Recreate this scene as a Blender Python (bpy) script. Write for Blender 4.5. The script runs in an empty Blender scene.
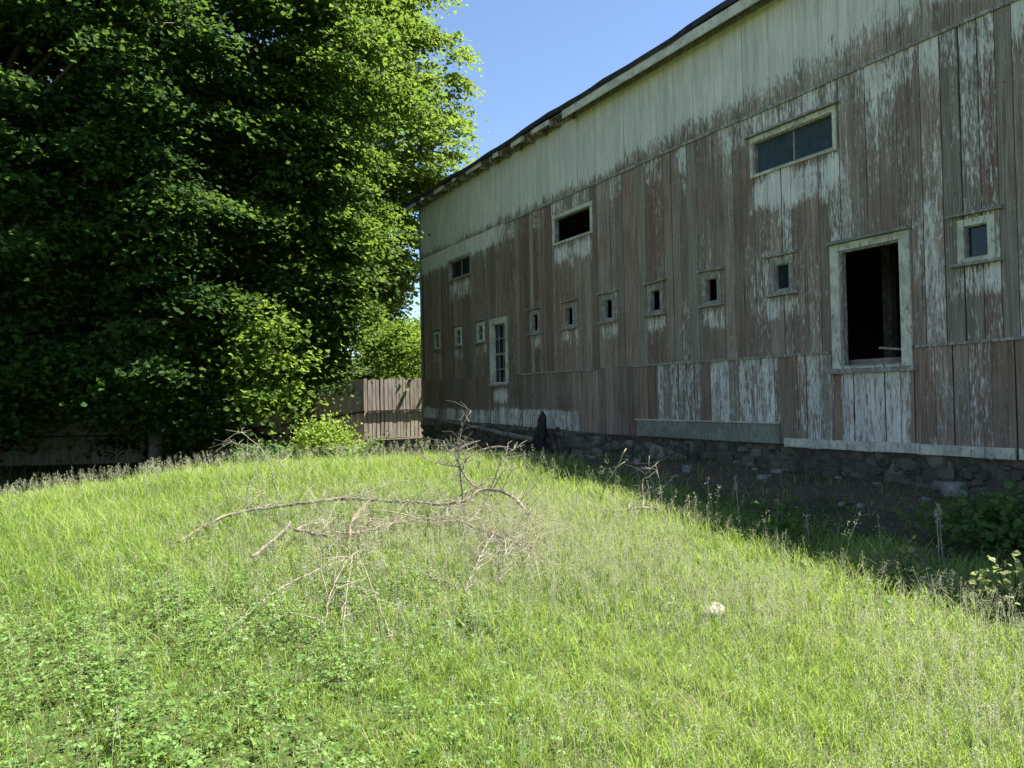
import bpy, math, random
import numpy as np
from mathutils import Vector, Matrix

random.seed(7)
RNG = np.random.default_rng(7)
S = bpy.context.scene
COL = S.collection

# ------------------------------------------------------------------ site frame
BD = np.array([0.48833, -0.87266, 0.0])     # along the barn wall, from its far corner towards the camera
BN = np.array([0.87266, 0.48833, 0.0])      # into the barn
DW, SF = 9.822, 23.609
B0 = BN * DW - BD * SF                      # far corner of the barn at z = 0
BROT = math.atan2(BD[1], BD[0])

def sm(t):
    t = np.clip(t, 0.0, 1.0)
    return t * t * (3 - 2 * t)

def ground(x, y):
    x = np.asarray(x, float); y = np.asarray(y, float)
    q = x * BN[0] + y * BN[1]
    wallr = .3 * sm((q - 3.5) / 5.5)
    m = .62 * np.exp(-((x + 2.6) ** 2 / (2 * 4.2 ** 2) + (y - 11.5) ** 2 / (2 * 3.2 ** 2)))
    m2 = .12 * np.exp(-((x + .5) ** 2 / (2 * 2.0 ** 2) + (y - 8) ** 2 / (2 * 2.0 ** 2)))
    fall = -.12 * sm((y - 15) / 6) * (1 - sm((q - 5) / 3))
    left = -.26 * sm((-x - 4.5) / 5) * sm((y - 9) / 5)
    return wallr + m + m2 + fall + left

def gz(x, y):
    return float(ground(x, y))

def bw(a, u, z=None):
    """barn frame (a along wall, u metres out from the wall) -> world"""
    p = B0 + BD * a - BN * u
    return (float(p[0]), float(p[1]), gz(p[0], p[1]) if z is None else z)

# ------------------------------------------------------------------ helpers
def tag(o, label=None, cat=None, group=None, kind=None):
    if label: o['label'] = label
    if cat: o['category'] = cat
    if group: o['group'] = group
    if kind: o['kind'] = kind
    return o

def empty(name, loc=(0, 0, 0), rz=0.0):
    o = bpy.data.objects.new(name, None)
    o.empty_display_size = .2
    o.location = loc; o.rotation_euler = (0, 0, rz)
    COL.objects.link(o)
    return o

def link(name, me, mat, parent=None):
    o = bpy.data.objects.new(name, me)
    if mat is not None: me.materials.append(mat)
    COL.objects.link(o)
    if parent is not None: o.parent = parent
    return o

def mesh_np(name, verts, loops, sizes, attrs=None, smooth=False):
    verts = np.asarray(verts, np.float32); loops = np.asarray(loops, np.int32); sizes = np.asarray(sizes, np.int32)
    me = bpy.data.meshes.new(name)
    me.vertices.add(len(verts)); me.vertices.foreach_set('co', verts.ravel())
    me.loops.add(len(loops)); me.loops.foreach_set('vertex_index', loops)
    me.polygons.add(len(sizes))
    st = np.zeros(len(sizes), np.int32); st[1:] = np.cumsum(sizes)[:-1]
    me.polygons.foreach_set('loop_start', st)
    me.polygons.foreach_set('loop_total', sizes)
    me.update(calc_edges=True)
    if attrs:
        for k, v in attrs.items():
            at = me.attributes.new(k, 'FLOAT', 'POINT')
            at.data.foreach_set('value', np.asarray(v, np.float32))
    me.polygons.foreach_set('use_smooth', np.full(len(sizes), smooth, dtype=bool))
    me.validate(verbose=False)
    return me

class MB:
    """collects polygons of one part"""
    def __init__(s):
        s.v = []; s.f = []; s.at = {}
    def add(s, vs, fs, **at):
        n = len(s.v); s.v += [tuple(map(float, p)) for p in vs]; s.f += [tuple(i + n for i in f) for f in fs]
        for k, val in at.items():
            s.at.setdefault(k, [])
            s.at[k] += [0.0] * (n - len(s.at[k]))
            s.at[k] += list(val) if hasattr(val, '__len__') else [val] * len(vs)
    def box(s, x0, x1, y0, y1, z0, z1, **at):
        vs = [(x0, y0, z0), (x1, y0, z0), (x1, y1, z0), (x0, y1, z0), (x0, y0, z1), (x1, y0, z1), (x1, y1, z1), (x0, y1, z1)]
        s.add(vs, [(0, 3, 2, 1), (4, 5, 6, 7), (0, 1, 5, 4), (1, 2, 6, 5), (2, 3, 7, 6), (3, 0, 4, 7)], **at)
    def bar(s, p, q, w, h, up=(0, 0, 1), **at):
        p = Vector(p); q = Vector(q); d = (q - p).normalized()
        a = d.cross(Vector(up)).normalized() * (w / 2); b = a.cross(d).normalized() * (h / 2)
        vs = []
        for c in (p, q): vs += [c - a - b, c + a - b, c + a + b, c - a + b]
        s.add(vs, [(0, 3, 2, 1), (4, 5, 6, 7), (0, 1, 5, 4), (1, 2, 6, 5), (2, 3, 7, 6), (3, 0, 4, 7)], **at)
    def tube(s, pts, radii, n=6, wob=0.0, rnd=random, **at):
        pts = [Vector(p) for p in pts]; ref = Vector((.31, .17, .93))
        vs = []; fs = []
        for i, p in enumerate(pts):
            t = (pts[min(i + 1, len(pts) - 1)] - pts[max(i - 1, 0)])
            t = t.normalized() if t.length > 1e-6 else Vector((0, 0, 1))
            a = t.cross(ref)
            if a.length < .05: a = t.cross(Vector((1, 0, 0)))
            a.normalize(); b = t.cross(a)
            for k in range(n):
                an = 2 * math.pi * k / n; r = radii[i] * (1 + wob * (rnd.random() - .5))
                vs.append(p + (a * math.cos(an) + b * math.sin(an)) * r)
        for i in range(len(pts) - 1):
            for k in range(n):
                k2 = (k + 1) % n
                fs.append((i * n + k, i * n + k2, (i + 1) * n + k2, (i + 1) * n + k))
        fs.append(tuple(range(n - 1, -1, -1))); fs.append(tuple((len(pts) - 1) * n + k for k in range(n)))
        s.add(vs, fs, **at)
    def build(s, name, mat, parent=None, smooth=False):
        L = [i for f in s.f for i in f]; Z = [len(f) for f in s.f]
        at = {k: v + [0.0] * (len(s.v) - len(v)) for k, v in s.at.items()}
        return link(name, mesh_np(name, np.array(s.v), L, Z, at, smooth), mat, parent)

def polyline(pts, step=.06, jit=0.0, rnd=random):
    """resample through the points with Catmull-Rom and a little crookedness"""
    P = [Vector(p) for p in pts]
    P = [P[0] * 2 - P[1]] + P + [P[-1] * 2 - P[-2]]
    out = []
    for i in range(1, len(P) - 2):
        k = max(2, int((P[i + 1] - P[i]).length / step))
        for j in range(k):
            t = j / k; a, b, c, d = P[i - 1], P[i], P[i + 1], P[i + 2]
            q = .5 * ((2 * b) + (c - a) * t + (2 * a - 5 * b + 4 * c - d) * t * t + (3 * b - a - 3 * c + d) * t ** 3)
            out.append(q + Vector([(rnd.random() - .5) * jit for _ in range(3)]))
    out.append(P[-2])
    return out

# ------------------------------------------------------------------ materials
def newmat(name):
    m = bpy.data.materials.new(name); m.use_nodes = True
    nt = m.node_tree; nt.nodes.clear()
    out = nt.nodes.new('ShaderNodeOutputMaterial')
    return m, nt, out

class NB:
    def __init__(s, nt): s.nt = nt
    def n(s, t, **kw):
        nd = s.nt.nodes.new(t)
        for k, v in kw.items(): setattr(nd, k, v)
        return nd
    def l(s, a, b): s.nt.links.new(a, b)
    def val(s, x, sock):
        if isinstance(x, (int, float)): sock.default_value = x
        elif isinstance(x, (tuple, list)): sock.default_value = (*x, 1.0) if len(x) == 3 and sock.type == 'RGBA' else x
        else: s.l(x, sock)
    def math(s, op, a, b=0.0, clamp=False):
        nd = s.n('ShaderNodeMath', operation=op, use_clamp=clamp); s.val(a, nd.inputs[0]); s.val(b, nd.inputs[1]); return nd.outputs[0]
    def mix(s, f, a, b):
        nd = s.n('ShaderNodeMix', data_type='RGBA'); s.val(f, nd.inputs[0]); s.val(a, nd.inputs[6]); s.val(b, nd.inputs[7]); return nd.outputs[2]
    def ramp(s, f, stops):
        nd = s.n('ShaderNodeValToRGB'); el = nd.color_ramp.elements
        while len(el) < len(stops): el.new(.5)
        for e, (p, c) in zip(el, stops): e.position = p; e.color = (*c, 1)
        s.val(f, nd.inputs[0]); return nd.outputs[0]
    def smooth(s, x, a, b):
        nd = s.n('ShaderNodeMapRange', interpolation_type='SMOOTHSTEP'); s.val(x, nd.inputs[0])
        nd.inputs[1].default_value = a; nd.inputs[2].default_value = b; return nd.outputs[0]
    def coord(s, scale=(1, 1, 1), which='Object', loc=(0, 0, 0)):
        tc = s.n('ShaderNodeTexCoord'); mp = s.n('ShaderNodeMapping'); mp.inputs['Scale'].default_value = scale; mp.inputs['Location'].default_value = loc
        s.l(tc.outputs[which], mp.inputs[0]); return mp.outputs[0]
    def noise(s, vec, scale=1, detail=4, rough=.55, dist=0.0):
        nd = s.n('ShaderNodeTexNoise'); s.l(vec, nd.inputs['Vector']); nd.inputs['Scale'].default_value = scale
        nd.inputs['Detail'].default_value = detail; nd.inputs['Roughness'].default_value = rough; nd.inputs['Distortion'].default_value = dist
        return nd.outputs[0]
    def attr(s, name):
        return s.n('ShaderNodeAttribute', attribute_name=name).outputs['Fac']
    def principled(s, col, rough=.8, spec=.3, bump=None, bstr=.3, bdist=.01):
        p = s.n('ShaderNodeBsdfPrincipled'); s.val(col, p.inputs['Base Color']); s.val(rough, p.inputs['Roughness'])
        p.inputs['Specular IOR Level'].default_value = spec
        if bump is not None:
            b = s.n('ShaderNodeBump'); b.inputs['Strength'].default_value = bstr; b.inputs['Distance'].default_value = bdist
            s.l(bump, b.inputs['Height']); s.l(b.outputs[0], p.inputs['Normal'])
        return p.outputs[0]

def mat_siding():
    m, nt, out = newmat('weathered_siding'); b = NB(nt)
    paint = b.attr('paint'); bc = b.attr('bcol'); rnd = b.attr('brand')
    off = b.n('ShaderNodeCombineXYZ'); b.l(b.math('MULTIPLY', rnd, 37.0), off.inputs[2]); b.l(b.math('MULTIPLY', rnd, 11.0), off.inputs[0])
    def vec(sc):
        add = b.n('ShaderNodeVectorMath', operation='ADD'); b.l(b.coord(sc), add.inputs[0]); b.l(off.outputs[0], add.inputs[1]); return add.outputs[0]
    n1 = b.noise(vec((13, 2, 1.6)), 1, 7, .68)
    n2 = b.noise(vec((45, 8, 9)), 1, 6, .7)
    nn = b.math('ADD', b.math('MULTIPLY', n1, .62), b.math('MULTIPLY', n2, .38))
    # paint survives where the noise is under the coverage value
    n3 = b.noise(vec((38, 5, 6.5)), 1, 6, .72)
    nn = b.math('ADD', b.math('MULTIPLY', nn, .55), b.math('MULTIPLY', n3, .45))
    mask = b.smooth(b.math('SUBTRACT', paint, b.math('MULTIPLY', b.math('SUBTRACT', nn, .31), 2.1)), -.10, .14)
    grain = b.noise(vec((70, 10, 1.3)), 1, 5, .65)
    blot = b.noise(b.coord((1.1, 1, .9)), 1, 5, .6)
    red = b.mix(b.smooth(grain, .3, .72), (.125, .076, .055), (.345, .232, .172))
    gray = b.mix(b.smooth(grain, .3, .7), (.17, .145, .112), (.40, .355, .285))
    f = b.math('ADD', bc, b.math('MULTIPLY', b.math('SUBTRACT', blot, .5), 1.7), True)
    wood = b.mix(f, red, gray)
    green = b.smooth(b.noise(b.coord((.35, 1, .35), loc=(3, 0, 5)), 1, 4), .48, .68)
    wood = b.mix(b.math('MULTIPLY', green, .3), wood, (.14, .145, .10))
    knots = b.smooth(b.noise(vec((9, 2, 4.5)), 1, 3, .5), .68, .76)
    wood = b.mix(b.math('MULTIPLY', knots, .6), wood, (.05, .035, .03))
    crack = b.smooth(b.noise(vec((55, 4, .8)), 1, 4, .6), .64, .72)
    wood = b.mix(b.math('MULTIPLY', crack, .7), wood, (.045, .035, .03))
    spots = b.smooth(b.noise(b.coord((26, 4, 15)), 1, 4, .6), .62, .70)
    wood = b.mix(b.math('MULTIPLY', spots, .65), wood, (.06, .035, .025))
    flecks = b.smooth(b.noise(b.coord((30, 4, 13), loc=(9, 0, 4)), 1, 4, .65), .63, .69)
    wood = b.mix(b.math('MULTIPLY', flecks, .55), wood, (.56, .54, .44))
    tone = b.n('ShaderNodeHueSaturation'); b.l(b.math('ADD', b.math('MULTIPLY', rnd, .46), .70), tone.inputs['Value']); b.l(wood, tone.inputs['Color']); wood = tone.outputs[0]
    stain = b.smooth(b.noise(b.coord((6, 1, .5)), 1, 5, .6), .42, .7)
    pcol = b.mix(b.smooth(blot, .35, .65), (.66, .635, .585), (.74, .705, .63))
    pcol = b.mix(b.math('MULTIPLY', stain, .38), pcol, (.33, .33, .26))
    film = b.smooth(b.noise(vec((30, 3, 1.4)), 1, 5, .65), .42, .68)
    pcol = b.mix(b.math('MULTIPLY', film, .42), pcol, (.32, .31, .28))
    col = b.mix(mask, wood, pcol)
    h = b.math('ADD', b.math('MULTIPLY', mask, .5), b.math('MULTIPLY', grain, .8))
    b.l(b.principled(col, .85, .2, h, .55, .006), out.inputs[0])
    return m

def mat_trim(name, paintc=(.60, .59, .47), woodc=(.22, .20, .17), cover=.58):
    m, nt, out = newmat(name); b = NB(nt)
    v = b.coord((1, 1, 1))
    n = b.noise(b.coord((22, 22, 9)), 1, 7, .72)
    mask = b.smooth(n, cover + .10, cover - .10)
    g = b.noise(v, 60, 4, .6)
    w = b.mix(g, tuple(c * .55 for c in woodc), tuple(min(1, c * 1.5) for c in woodc))
    s = b.noise(b.coord((2.5, 2.5, 2.5)), 1, 5, .6)
    p = b.mix(b.smooth(s, .4, .68), paintc, tuple(c * .62 for c in paintc))
    col = b.mix(mask, w, p)
    b.l(b.principled(col, .8, .25, b.math('ADD', mask, g), .4, .004), out.inputs[0])
    return m

def mat_simple(name, c1, c2, scale=(5, 5, 5), rough=.85, spec=.2, bstr=.4, bdist=.01, detail=6, spread=(.3, .7)):
    m, nt, out = newmat(name); b = NB(nt)
    n = b.noise(b.coord(scale), 1, detail, .65)
    col = b.mix(b.smooth(n, *spread), c1, c2)
    b.l(b.principled(col, rough, spec, n, bstr, bdist), out.inputs[0])
    return m

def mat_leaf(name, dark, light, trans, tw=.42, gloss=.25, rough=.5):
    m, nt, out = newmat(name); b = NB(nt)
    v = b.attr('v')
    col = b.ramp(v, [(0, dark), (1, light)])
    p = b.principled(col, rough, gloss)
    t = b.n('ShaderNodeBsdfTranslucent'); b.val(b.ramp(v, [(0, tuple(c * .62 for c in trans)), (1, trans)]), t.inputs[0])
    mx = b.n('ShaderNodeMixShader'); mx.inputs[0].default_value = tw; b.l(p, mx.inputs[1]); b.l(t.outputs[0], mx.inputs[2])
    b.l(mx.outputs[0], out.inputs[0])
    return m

def mat_blade(name, root, mid, tip, transl, tw=.35):
    """grass: v = random per blade, h = 0 root .. 1 tip, d = dryness"""
    m, nt, out = newmat(name); b = NB(nt)
    v = b.attr('v'); d = b.attr('d')
    col = b.ramp(v, [(0, root), (.5, mid), (1, tip)])
    dry = b.mix(v, (.30, .27, .15), (.46, .40, .26))
    col = b.mix(d, col, dry)
    p = b.principled(col, .55, .25)
    t = b.n('ShaderNodeBsdfTranslucent'); b.val(b.mix(d, transl, (.4, .36, .2)), t.inputs[0])
    mx = b.n('ShaderNodeMixShader'); mx.inputs[0].default_value = tw; b.l(p, mx.inputs[1]); b.l(t.outputs[0], mx.inputs[2])
    b.l(mx.outputs[0], out.inputs[0])
    return m

def mat_ground():
    m, nt, out = newmat('meadow_soil'); b = NB(nt)
    geo = b.n('ShaderNodeNewGeometry'); sx = b.n('ShaderNodeSeparateXYZ'); b.l(geo.outputs['Position'], sx.inputs[0])
    q = b.math('ADD', b.math('MULTIPLY', sx.outputs[0], float(BN[0])), b.math('MULTIPLY', sx.outputs[1], float(BN[1])))
    v = b.coord((1, 1, 1))
    n1 = b.noise(v, .9, 8, .62); n2 = b.noise(v, 14, 6, .7); n3 = b.noise(v, 60, 3, .6)
    grassy = b.mix(n2, (.03, .045, .014), (.095, .12, .038))
    dirt = b.mix(b.smooth(n2, .3, .7), (.066, .052, .032), (.165, .133, .084))
    dirt = b.mix(b.smooth(n1, .5, .66), dirt, (.05, .062, .03))
    peb = b.smooth(n3, .66, .72)
    dirt = b.mix(b.math('MULTIPLY', peb, .5), dirt, (.2, .19, .17))
    f = b.smooth(b.math('ADD', q, b.math('MULTIPLY', b.math('SUBTRACT', n1, .5), 2.2)), 6.3, 7.4)
    col = b.mix(f, grassy, dirt)
    b.l(b.principled(col, .95, .1, b.math('ADD', n2, b.math('MULTIPLY', n3, .4)), .8, .04), out.inputs[0])
    return m

def mat_glass(name, tint=(.012, .016, .018), rough=.08):
    m, nt, out = newmat(name); b = NB(nt)
    n = b.noise(b.coord((7, 7, 7)), 1, 5, .6)
    p = b.n('ShaderNodeBsdfPrincipled'); b.val(b.mix(n, tint, tuple(c * 2.2 for c in tint)), p.inputs['Base Color'])
    b.val(b.math('ADD', b.math('MULTIPLY', n, .22), rough - .06), p.inputs['Roughness']); p.inputs['IOR'].default_value = 1.38
    bp = b.n('ShaderNodeBump'); bp.inputs['Strength'].default_value = .12; bp.inputs['Distance'].default_value = .01
    b.l(b.noise(b.coord((3, 3, 3)), 1, 2), bp.inputs['Height']); b.l(bp.outputs[0], p.inputs['Normal'])
    b.l(p.outputs[0], out.inputs[0])
    return m

M = dict(
    siding=mat_siding(),
    trim=mat_trim('peeling_white_trim'),
    trim_gray=mat_trim('bare_grey_trim', (.46, .46, .40), (.20, .18, .155), .46),
    trim_teal=mat_trim('faded_green_skirt', (.25, .27, .215), (.15, .135, .11), .54),
    fascia=mat_trim('eave_fascia', (.66, .64, .54), (.2, .17, .14), .62),
    shingle=mat_simple('dark_roofing', (.02, .02, .023), (.055, .053, .055), (6, 6, 6)),
    rafter=mat_trim('rafter_wood', (.52, .49, .41), (.10, .08, .065), .46),
    inner=mat_simple('dark_barn_interior', (.13, .115, .1), (.28, .25, .22), (3, 3, 3)),
    stone=None,
    mortar=mat_simple('foundation_mortar', (.045, .04, .03), (.12, .108, .08), (8, 8, 8), bstr=.9, bdist=.03),
    glass=mat_glass('old_window_glass'),
    glass_sky_tint=mat_glass('upper_window_glass', (.03, .042, .052), .12),  # blue base colour stands for the sky reflected in these panes
    bark=mat_simple('maple_bark', (.035, .03, .024), (.115, .10, .085), (9, 9, 2.2), bstr=.9, bdist=.03),
    palebark=mat_simple('pale_bark', (.05, .045, .037), (.13, .12, .10), (9, 9, 2.2), bstr=.7, bdist=.02),
    fence=mat_simple('weathered_fence_board', (.26, .215, .175), (.54, .475, .405), (14, 14, 1.3), bstr=.4),
    rail=mat_simple('dark_fence_rail', (.035, .03, .026), (.09, .08, .07), (6, 6, 6)),
    dead=mat_simple('dead_branch_bark', (.10, .08, .06), (.29, .245, .19), (16, 16, 16), bstr=.6),
    deadred=mat_simple('dead_branch_reddish_bark', (.13, .09, .06), (.33, .25, .175), (14, 14, 14), bstr=.6),
    twig=mat_simple('bleached_twig', (.17, .145, .11), (.37, .33, .265), (18, 18, 18)),
    pole=mat_simple('weathered_pole', (.12, .11, .09), (.30, .28, .24), (6, 6, 6)),
    post=mat_simple('rotten_post', (.012, .011, .01), (.045, .04, .035), (9, 9, 3), bstr=.9, bdist=.03),
    rock=mat_simple('pale_fieldstone', (.20, .185, .15), (.36, .34, .285), (9, 9, 9), bstr=.7, bdist=.02),
    rockgrey=mat_simple('grey_fieldstone', (.14, .13, .11), (.30, .28, .24), (7, 7, 7), bstr=.7, bdist=.02),
    ground=mat_ground(),
    hill=mat_simple('far_hillside', (.05, .09, .03), (.12, .18, .06), (.03, .03, .03)),
    leaf=mat_leaf('maple_leaf', (.017, .042, .012), (.055, .105, .022), (.17, .30, .04), .36, .08, .7),  # darkest maple copy, shade of the front crowns put into the colour
    leaf_mid=mat_leaf('maple_leaf_half_sun_tint', (.025, .056, .012), (.08, .145, .026), (.26, .40, .05), .42, .1, .65),  # lighter maple copy, part of the sunlight put into the colour
    leaf_sun=mat_leaf('maple_leaf_sun_tint', (.035, .075, .012), (.11, .18, .026), (.33, .47, .06), .44, .1, .65),  # brightest maple copy, sunlight put into the leaf colour
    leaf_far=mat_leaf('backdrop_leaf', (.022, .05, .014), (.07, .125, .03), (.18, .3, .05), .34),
    leaf_bush=mat_leaf('bush_leaf', (.11, .19, .025), (.24, .34, .055), (.46, .60, .09), .42),
    leaf_weed=mat_leaf('broad_weed_leaf', (.03, .07, .02), (.10, .17, .045), (.24, .38, .07), .38),
    leaf_sprig=mat_leaf('pale_sprig_leaf', (.16, .2, .06), (.30, .33, .12), (.42, .48, .16), .38),
    grass=mat_blade('meadow_grass', (.055, .125, .024), (.185, .30, .052), (.37, .45, .115), (.45, .62, .09), .41),
    clover=mat_leaf('clover_leaf', (.055, .125, .026), (.185, .295, .075), (.32, .47, .085), .34),
    seed=mat_leaf('dry_seed_head', (.50, .50, .33), (.68, .66, .47), (.66, .66, .42), .48),
)

def mat_stone():
    m, nt, out = newmat('rubble_stone'); b = NB(nt)
    v = b.attr('v'); n = b.noise(b.coord((7, 7, 7)), 1, 6, .65)
    base = b.ramp(v, [(0, (.085, .074, .05)), (.6, (.18, .155, .108)), (1, (.32, .285, .215))])
    moss = b.smooth(b.noise(b.coord((1.2, 1.2, 2.2)), 1, 4), .5, .66)
    col = b.mix(b.math('MULTIPLY', n, .5), base, (.055, .055, .05))
    col = b.mix(b.math('MULTIPLY', moss, .55), col, (.055, .065, .03))
    b.l(b.principled(col, .9, .2, n, .8, .02), out.inputs[0])
    return m
M['stone'] = mat_stone()

# ================================================================== SETTING
def build_ground():
    def axis(lo, hi, c, fine, span):
        a = [c]
        st = fine
        while a[-1] < hi:
            if a[-1] - c > span: st *= 1.16
            a.append(a[-1] + st)
        st = fine; l = [c]
        while l[-1] > lo:
            if c - l[-1] > span: st *= 1.16
            l.append(l[-1] - st)
        return np.array(sorted(set(l[1:] + a)))
    xs = axis(-700, 700, -1.5, .35, 14); ys = axis(-200, 1100, 12, .35, 17)
    X, Y = np.meshgrid(xs, ys); Z = ground(X, Y)
    near = np.exp(-((X + 1) ** 2 + (Y - 10) ** 2) / 300)
    Z = Z + near * .025 * (np.sin(X * 2.3 + Y * 1.1) * np.sin(Y * 1.9 - X * .7))
    V = np.stack([X, Y, Z], -1).reshape(-1, 3)
    nx = len(xs); i = np.arange(len(ys) - 1)[:, None] * nx + np.arange(nx - 1)[None]
    F = np.stack([i, i + 1, i + nx + 1, i + nx], -1).reshape(-1)
    link('ground', mesh_np('ground', V, F, np.full(len(F) // 4, 4), smooth=True), M['ground'])['kind'] = 'structure'
build_ground()

def build_hills():
    nx, ny = 160, 14
    X = np.linspace(-520, 300, nx); T = np.linspace(0, 1, ny)
    V = np.zeros((ny, nx, 3))
    top = 27 + 9 * np.sin(X * .011 + 1.2) + 4 * np.sin(X * .031) + 1.8 * np.sin(X * .09 + .5)
    for j, t in enumerate(T):
        V[j, :, 0] = X; V[j, :, 1] = 300 + 160 * t; V[j, :, 2] = -1 + (top + 1) * math.sin(t * math.pi * .5) ** 1.2
    i = np.arange(ny - 1)[:, None] * nx + np.arange(nx - 1)[None]
    F = np.stack([i, i + 1, i + nx + 1, i + nx], -1).reshape(-1)
    link('hill', mesh_np('hill', V.reshape(-1, 3), F, np.full(len(F) // 4, 4), smooth=True), M['hill'])['kind'] = 'structure'
build_hills()

# ================================================================== BARN
BL, BDEP = 24.6, 10.0
Z_BELT, Z_LOW, Z_EAVE = 6.37, 2.29, 8.23
barn = empty('barn', tuple(B0), BROT)
tag(barn, 'long weathered board barn with peeling white paint over red wood on a rubble stone base', 'barn')

# openings: (a0, a1, z0, z1)
SMALL = [1.30, 2.89, 4.365, 7.37, 8.925, 10.43, 11.975, 13.52, 15.10, 18.16, 19.75, 21.3, 22.9]
OPEN = [(c - .145, c + .145, 3.35, 3.76) for c in SMALL]
LONGW = [(2.32, 3.77, 5.35, 5.87), (8.36, 9.84, 5.35, 5.93), (14.56, 16.12, 5.34, 5.88), (20.7, 22.2, 5.34, 5.88)]
TALL = (5.07, 5.82, 2.10, 3.72); DOOR = (16.17, 17.13, 2.05, 3.77)
OPEN += LONGW + [TALL, DOOR]

def bump(x, a, b, e):
    return float(sm((x - a) / e) * sm((b - x) / e))
def paint_at(a, z, j):
    """how much of the old paint is left, by place on the wall"""
    if z > Z_BELT:
        low = Z_BELT + .36 + .8 * float(sm((a - 7) / 10)) + .5 * (j - .3)
        p = 1.05 - .78 * float(1 - sm((z - Z_BELT + .1) / max(.2, low - Z_BELT + .3)))
        p -= .16 * float(sm((a - 16) / 3))
    elif z > Z_LOW:
        p = .155 + .22 * (j - .5) + .12 * float(sm((a - 12) / 3)) + .10 * float(sm((a - 11) / 2)) * math.sin(a * 5.3) * math.sin(z * 1.7 + a) + .06 * float(sm((z - 5.2) / 1.1))
        if a < 6.6: p += .62 * float(1 - sm((a - 3.4) / 3.2)) * float(sm((z - 5.55) / .7))
        if z > 5.9: p += .10
    else:
        p = .13 + .14 * (j - .5)
        if 12.0 < a < 15.0: p = .38 + .16 * (j - .5)
        if 13.2 < a < 13.42: p = .12
        if 15.0 <= a < 15.2: p = .04
        if 15.2 <= a < 15.98: p = .36 + .16 * (j - .5)
        if 15.98 <= a < 16.1: p = .06
        if 16.1 <= a < 17.24: p = .50 + .15 * (j - .5)
        if 17.24 <= a < 17.5: p = .16
        if 17.5 <= a < 18.3: p = .30 + .2 * (j - .5)
        if 18.3 <= a: p = .14
        if a < 9.2 and z < 1.42: p = .45 + .2 * (j - .5)
    for c in SMALL:
        p += .24 * bump(a, c - .38, c + .38, .12) * bump(z, 2.72 + .18 * j, 3.30, .16)
        p += .12 * bump(a, c - .36, c + .36, .06) * bump(z, 3.2, 4.0, .08)
    for (x0, x1, z0, z1) in LONGW:
        p += .34 * bump(a, x0 - .12, x1 + .14, .14) * bump(z, z0 - .95 + .4 * j, z0 + .04, .3)
    p += .5 * bump(a, 5.0, 5.95, .15) * bump(z, 1.42, 2.08, .3)
    return p

def subtract(rects, o):
    res = []
    for (a0, a1, z0, z1) in rects:
        x0, x1, y0, y1 = o
        if a1 <= x0 or a0 >= x1 or z1 <= y0 or z0 >= y1: res.append((a0, a1, z0, z1)); continue
        if a0 < x0: res.append((a0, x0, z0, z1))
        if a1 > x1: res.append((x1, a1, z0, z1))
        m0, m1 = max(a0, x0), min(a1, x1)
        if z0 < y0: res.append((m0, m1, z0, y0))
        if z1 > y1: res.append((m0, m1, y1, z1))
    return [r for r in res if r[1] - r[0] > .004 and r[3] - r[2] > .004]

def siding_bottom(a):
    if a < 9.2: return 1.10 - .02 * a
    if a < 11.3: return .90
    if a < 15.0: return .90
    return .84

def siding(name, z0f, z1f, seed):
    rnd = random.Random(seed); mb = MB(); a = 0.0; c_run = .5
    while a < BL - .05:
        w = rnd.choice([.17, .20, .22, .24, .26, .28]) * (1 + .06 * rnd.random())
        if name == 'middle_siding' and 18.40 < a < 18.5: w = .2
        b_ = min(BL, a + w); gap = rnd.choice([.005, .007, .009, .013, .018]) if name != 'upper_siding' else rnd.choice([.002, .003, .004, .008])
        y0 = -.024 - rnd.random() * .011; j = rnd.random(); c_run = .6 * c_run + .4 * rnd.random()
        mid = (a + b_) / 2
        bc = c_run * .7 - .02 + .34 * (rnd.random() - .5) + .16 * float(sm((mid - 13) / 4)) - (.12 if mid < 9 else 0)
        if rnd.random() < .09: bc = .95
        if 18.40 < mid < 18.62: bc, j = 1.0, -.6
        if name == 'lower_siding':
            bc -= .1
            for s0, s1 in ((11.45, 11.95), (13.2, 13.42), (15.0, 15.2), (15.98, 16.1), (17.24, 17.5), (18.3, 18.8)):
                if s0 < mid < s1: bc = .05
            if mid < 11.4: bc = .05 + .5 * rnd.random()
        rects = [(a, b_ - gap, z0f(mid) - rnd.random() * .03 * (name == 'lower_siding'), z1f(mid))]
        for o in OPEN: rects = subtract(rects, o)
        br = rnd.random()
        for (x0, x1, zz0, zz1) in rects:
            nz = max(1, int(math.ceil((zz1 - zz0) / .11))); zs = [zz0 + (zz1 - zz0) * k / nz for k in range(nz + 1)]
            vs = []; fs = []; P = []
            cup = .002 + .003 * rnd.random()
            xs = (x0, (x0 + x1) / 2, x1)
            for z in zs:
                for k, x in enumerate(xs):
                    vs.append((x, y0 - (cup if k == 1 else 0), z)); P.append(paint_at(x, z, j))
            for r in range(nz):
                for k in (0, 1):
                    i = r * 3 + k; fs.append((i, i + 1, i + 4, i + 3))
            nb = len(vs)
            for z in (zs[0], zs[-1]):
                for x in (x0, x1): vs.append((x, .004, z)); P.append(0)
            t = nz * 3
            fs += [(0, t, nb + 2, nb), (2, nb + 1, nb + 3, t + 2), (0, nb, nb + 1, 2, 1), (t, t + 1, t + 2, nb + 3, nb + 2)]
            mb.add(vs, fs, paint=P, bcol=[bc] * len(vs), brand=[br] * len(vs))
        a = b_
    return mb.build(name, M['siding'], barn)

siding('upper_siding', lambda a: Z_BELT + .003, lambda a: Z_EAVE, 11)
siding('middle_siding', lambda a: Z_LOW + .003, lambda a: Z_BELT, 23)
siding('lower_siding', siding_bottom, lambda a: Z_LOW, 37)

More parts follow.
